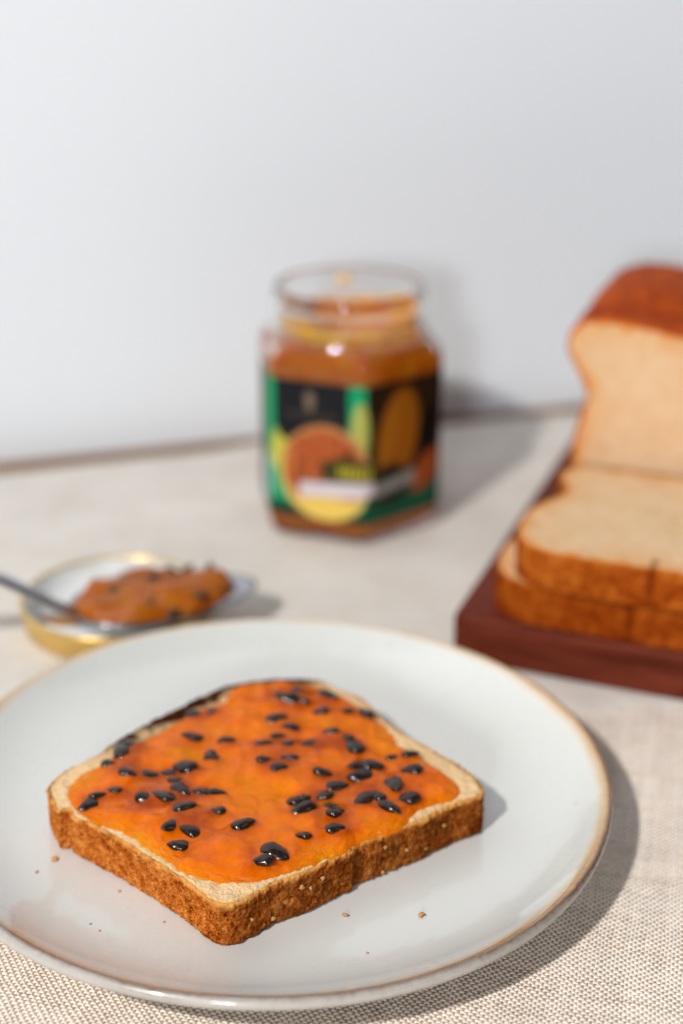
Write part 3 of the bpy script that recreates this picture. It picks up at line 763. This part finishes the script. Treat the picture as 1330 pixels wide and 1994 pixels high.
JAMR = [(0.0040, .80, None, 0), (0.0046, .88, None, 0), (0.0068, .926, None, 0), (0.012, .945, None, 0), (0.050, .945, None, 0), (0.080, .945, None, 0), (0.0890, .935, None, 0), (0.0920, .905, 0.0372, .35), (0.0940, .9, 0.0372, .55), (0.0934, .9, 0.0350, .75), (0.0930, 1, 0.030, 1), (0.0925, 1, 0.020, 1), (0.0935, 1, 0.008, 1)]
JRg = np.array([jring(*a) for a in JAMR])
JRg[-3:, :, 2] += 0.0018 * fbm(JRg[-3:].reshape(-1, 3), 0.015, 2, 61).reshape(3, NJ)
jfill = rings('jam_filling', JRg, m_jam('jar_jam', (0.72, 0.205, 0.0015), 0.2, 0.2, 0.6), jar)
# film of jam left up the inside of the neck
hh = 0.1035 + 0.0070 * np.clip(np.abs(np.cos(tha - 0.15)) ** 3, 0, 1) + 0.0022 * fbm(np.stack([np.cos(tha), np.sin(tha), tha * 0], 1), 0.5, 3, 62)
RF = []
for k in range(7):
    z = 0.0970 + (hh - 0.0970) * k / 6.0
    rr_ = 0.0345 - 0.0003 * (1 - k / 6.0) - 0.0002
    RF.append(np.stack([rr_ * np.cos(tha), rr_ * np.sin(tha), z], 1))
sp_ = blob_mesh(7, 14, 95, 0.3) * np.array([0.0042, 0.0006, 0.0026]) + np.array([-0.003, 0.0338, 0.1120])
fm = NT('film_jam')
fm.set(Base_Color=fm.ramp(fm.noise(60, 3), [(0.35, (0.82, 0.33, 0.012)), (0.65, (0.96, 0.55, 0.04))]), Roughness=0.25,
       Alpha=fm.ramp(fm.noise(75, 4, 0.65), [(0.30, (0.40, 0.40, 0.40)), (0.58, (0.97, 0.97, 0.97))]))
film = rings('jam_smear', np.array(RF), fm.m, jar, False, False)
sm2 = NT('thin_jam'); sm2.set(Base_Color=(0.95, 0.60, 0.16), Roughness=0.3, Alpha=0.55)
rings('jam_spot', sp_, sm2.m, jar)
# label: flat print wrapped round the faces
LZ0, LZ1 = 0.0120, 0.0810
us = np.linspace(-0.93, 2.9, 320); vs = np.linspace(0, 1, 150)
def hv(k): a = RAD(JP + 60 * k); return np.array([math.sin(a), -math.cos(a)])
LV = []; UV = []
for u in us:
    k = math.floor(u); f = u - k
    p = hv(k - 1) * (1 - f) + hv(k) * f
    t = math.atan2(p[1], p[0]); r = float(hexr(np.array([t]))[0]) * JR * 1.0 + 0.00012
    for v in vs:
        LV.append((r * math.cos(t), r * math.sin(t), LZ0 + (LZ1 - LZ0) * v)); UV.append((u, v))
UV = np.array(UV); U, Vv = UV[:, 0], UV[:, 1]
C = np.tile(np.array([0.002, 0.30, 0.12]), (len(U), 1))
def paint(mask, col, amt=1.0):
    m = np.clip(mask, 0, 1)[:, None] * amt
    C[:] = C * (1 - m) + np.array(col) * m
def soft(d, w=0.02): return np.clip(0.5 - d / w, 0, 1)
def box(u0, u1, v0, v1): return np.maximum(np.maximum(u0 - U, U - u1), np.maximum(v0 - Vv, Vv - v1))
def ell(cu, cv, ru, rv, a=0.0):
    c_, s_ = math.cos(a), math.sin(a); x = (U - cu); y = (Vv - cv) * 0.84
    return np.hypot((x * c_ + y * s_) / ru, (-x * s_ + y * c_) / (rv * 0.84)) - 1
n3 = fbm(xyz(U * 1.0, Vv * 0.84), 0.10, 3, 71); n4 = vnoise(xyz(U, Vv * 0.84), 0.055, 72)
paint(soft(box(-2, -0.72, -1, 2)), (0.62, 0.55, 0.42))
paint(soft(box(-0.72, -0.20, -1, 2)), (0.010, 0.012, 0.016))
paint(soft(box(-0.20, -0.02, 0.0, 0.42)), (0.45, 0.62, 0.60))
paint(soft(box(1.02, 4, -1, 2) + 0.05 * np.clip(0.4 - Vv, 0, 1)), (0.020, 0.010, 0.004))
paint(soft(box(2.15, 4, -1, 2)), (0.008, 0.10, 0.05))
paint(soft(Vv - (0.12 + 0.25 * (U - 1.0)) + 100 * (U < 1.0)), (0.004, 0.065, 0.03))  # green darkened in the print to carry the right face's shade
paint(soft(ell(1.42, 0.60, 0.24, 0.36, -0.6), 0.15), (0.30, 0.088, 0.004))  # orange print also darkened for the shade on this face
paint(soft(ell(1.30, 0.62, 0.10, 0.26, -0.5), 0.6), (0.40, 0.14, 0.008), 0.6)
paint(soft(ell(1.86, 0.56, 0.19, 0.20, -0.2), 0.15), (0.006, 0.004, 0.003))
paint(soft(ell(1.80, 0.30, 0.22, 0.12, 0.4), 0.3), (0.30, 0.06, 0.010))
paint(soft(ell(1.32, 0.26, 0.26, 0.15), 0.3), (0.012, 0.006, 0.003))
paint(soft(ell(0.20, 0.53, 0.22, 0.17, 0.5), 0.25), (0.50, 0.47, 0.06))
paint(soft(ell(0.96, 0.68, 0.10, 0.20), 0.25), (0.40, 0.40, 0.09))
paint(soft(box(0.06, 0.83, 0.64, 2) + 0.0 * U), (0.010, 0.010, 0.013))
paint(soft(ell(0.45, 0.64, 0.36, 0.12), 0.1), (0.010, 0.010, 0.013))
paint(soft(ell(0.43, 0.86, 0.05, 0.07), 0.4), (0.22, 0.15, 0.10), 0.8)
for uu in np.arange(0.20, 0.72, 0.065): paint(soft(box(uu, uu + 0.035, 0.745, 0.775), 0.012), (0.16, 0.12, 0.07), 0.45)
paint(soft(box(-0.2, 1.0, -1, 0.10), 0.06), (0.008, 0.03, 0.018))
paint(soft(ell(0.60, 0.345, 0.49, 0.345), 0.04), (0.60, 0.42, 0.11))
rind = soft(ell(0.60, 0.345, 0.49, 0.345), 0.04)
paint(soft(ell(0.60, 0.385, 0.45, 0.315), 0.05), (0.46, 0.20, 0.07))
paint(soft(ell(0.58, 0.37, 0.41, 0.29), 0.1), (0.40, 0.085, 0.022))
inn = soft(ell(0.58, 0.37, 0.38, 0.27), 0.1)
paint(inn * np.clip(n3 * 1.6, 0, 1), (0.60, 0.20, 0.05)); paint(inn * np.clip((n4 - 0.35) * 4, 0, 1), (0.05, 0.018, 0.010))
paint(rind * soft(ell(0.64, 0.080, 0.42, 0.10), 0.4), (0.76, 0.52, 0.11))
paint(soft(ell(0.86, 0.37, 0.32, 0.11), 0.3), (0.045, 0.045, 0.010))
for j, uu in enumerate(np.arange(0.74, 1.08, 0.062)):
    paint(soft(box(uu, uu + 0.034, 0.335, 0.415), 0.012), (0.55, 0.44, 0.03))
paint(soft(np.abs(Vv - 0.235 - 0.06 * (U - 0.7)) - 0.052 + 100 * ((U < 0.33) | (U > 1.12)), 0.02), (0.66, 0.60, 0.63))
for uu in np.arange(0.38, 1.08, 0.072): paint(soft(np.maximum(box(uu, uu + 0.020, 0.15, 0.32), np.abs(Vv - 0.235 - 0.06 * (U - 0.7)) - 0.03), 0.012), (0.42, 0.26, 0.24), 0.5)
paint(soft(np.abs(Vv - 0.235 - 0.10 * (U - 1.15)) - 0.045 + 100 * ((U < 1.12) | (U > 1.65)), 0.03), (0.30, 0.28, 0.24), 0.8)
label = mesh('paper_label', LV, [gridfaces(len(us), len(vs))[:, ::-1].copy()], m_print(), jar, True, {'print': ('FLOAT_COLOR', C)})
label.data.flip_normals()
so = label.modifiers.new('paper', 'SOLIDIFY'); so.thickness = 0.0001; so.offset = 1.0

# ------------------------------------------------------------------ lid, spoon, jam on the spoon
LIDC = (-0.096, 0.546)
lid = empty('jar_lid', (*LIDC, 0.0))
tag(lid, 'gold metal jar lid lying upturned with its white inside showing under the spoon', 'lid')
M_GOLD = m_simple('gold_lacquer', (0.83, 0.56, 0.17), 0.32, 0.75)
lathe('shell', [(0.0001, 0.0), (0.034, 0.0), (0.0375, 0.0006), (0.0392, 0.0022), (0.0396, 0.0100), (0.0403, 0.0112), (0.0404, 0.0122), (0.0397, 0.0130), (0.0388, 0.0127), (0.0386, 0.0118)], M_GOLD, lid, 96, True, False)
lathe('white_liner', [(0.0386, 0.0119), (0.0383, 0.0100), (0.0382, 0.0040), (0.0370, 0.0024), (0.0345, 0.0018), (0.0330, 0.0024), (0.0001, 0.0024)], m_simple('white_enamel', (0.82, 0.83, 0.82), 0.3), lid, 96, False, True)
bl = blob_mesh(8, 20, 90, 0.35) * np.array([0.011, 0.0045, 0.0009]) + np.array([-0.021, -0.0045, 0.0026])
rings('jam_smear', bl, m_jam('smear_jam', (0.9, 0.33, 0.03), 0.3, 0.2, 0.5), lid)

SA = RAD(24.0)
spoon = empty('spoon', (-0.0735, 0.5345, 0.0), SA)
tag(spoon, 'steel spoon heaped with passion fruit jam resting across the gold lid', 'spoon')
M_STEEL = m_simple('brushed_steel', (0.45, 0.45, 0.48), 0.2, 1.0)
def bowl_ring(t, up_off):
    n = 64; f = np.arange(n) / n * 2 * np.pi
    x = 0.0405 * t * np.cos(f); y = 0.0225 * t * np.sin(f) * (1 - 0.16 * np.cos(f))
    z = 0.0178 - 0.020 * x - 0.0088 * (1 - t ** 2.2) + up_off
    return np.stack([x, y, z], 1)
tt = [0.02, 0.2, 0.4, 0.6, 0.75, 0.88, 0.96, 1.0]
rings('bowl', np.array([bowl_ring(t, -0.0005) for t in tt] + [bowl_ring(t, 0.0005) for t in tt[::-1]]), M_STEEL, spoon)
hp_ = [(-0.0385, 0, 0.0185), (-0.046, 0, 0.0228), (-0.054, 0.0004, 0.0290), (-0.066, 0.001, 0.0375), (-0.085, 0.002, 0.0470), (-0.11, 0.003, 0.0530), (-0.135, 0.004, 0.0550), (-0.16, 0.005, 0.0540)]
hw_ = [(0.0058, 0.0013), (0.0046, 0.0022), (0.0042, 0.0023), (0.0044, 0.0022), (0.0052, 0.0018), (0.0064, 0.0015), (0.0075, 0.0013), (0.0060, 0.0012)]
tube('handle', hp_, hw_, M_STEEL, spoon)

dol = empty('jam_dollop', (-0.0735, 0.5345, 0.0), SA)
tag(dol, 'heap of dark orange passion fruit jam with black seeds sitting in the spoon', 'jam')
n = 72; f = np.arange(n) / n * 2 * np.pi
RD = []
for t, h_ in [(0.30, -0.0075), (0.70, -0.0042), (0.90, -0.0006), (0.93, 0.0008), (0.90, 0.0024), (0.84, 0.0040), (0.72, 0.0054), (0.52, 0.0063), (0.28, 0.0066), (0.08, 0.0067)]:
    x = -0.0040 + 0.0372 * t * np.cos(f); y = 0.0222 * t * np.sin(f) * (1 - 0.16 * np.cos(f))
    q = np.stack([x, y, 0.0178 - 0.020 * x + h_], 1)
    if h_ > 0.0003:
        w = fbm(q, 0.0095, 3, 91)
        q[:, 2] += 0.0036 * w * min(1, h_ / 0.004) + 0.0006 * vnoise(q, 0.005, 92)
        q[:, 0] += 0.0012 * vnoise(q, 0.009, 93); q[:, 1] += 0.0012 * vnoise(q, 0.009, 94)
    RD.append(q)
jd = rings('jam', np.array(RD), m_jam('spoon_jam', (0.50, 0.140, 0.003), 0.2, 0.12, 0.4), dol)
for x, y, z, a in ((0.020, 0.008, 0.0235, 0.3), (0.024, 0.011, 0.0240, 1.2), (0.014, 0.0115, 0.0250, 0.2), (0.008, 0.0125, 0.0248, -0.3), (0.0265, -0.004, 0.0205, 0.5), (0.022, -0.007, 0.0205, -0.4), (0.0275, 0.001, 0.0215, 1.4), (-0.002, -0.0165, 0.0205, 0.1), (-0.030, -0.004, 0.0215, 0.6), (-0.014, 0.008, 0.0248, 1.0), (-0.024, -0.010, 0.0205, 0.3), (0.003, -0.004, 0.0248, 0.6), (0.012, -0.012, 0.0232, 0.2), (-0.010, -0.013, 0.0238, -0.5), (-0.020, 0.004, 0.0245, 0.9), (0.015, 0.003, 0.0252, -0.2), (-0.004, 0.005, 0.0256, 0.1)):
    o = bpy.data.objects.new('seed', seed_protos[0]); COL.objects.link(o); o.parent = dol
    o.location = (x, y * 1.12, z - (0.0026 if y > 0.0 and x > 0.005 else 0.0013)); o.scale = (0.0038, 0.0038, 0.0038); o.rotation_euler = (rng.uniform(-0.5, 0.5), rng.uniform(-0.5, 0.5), a)
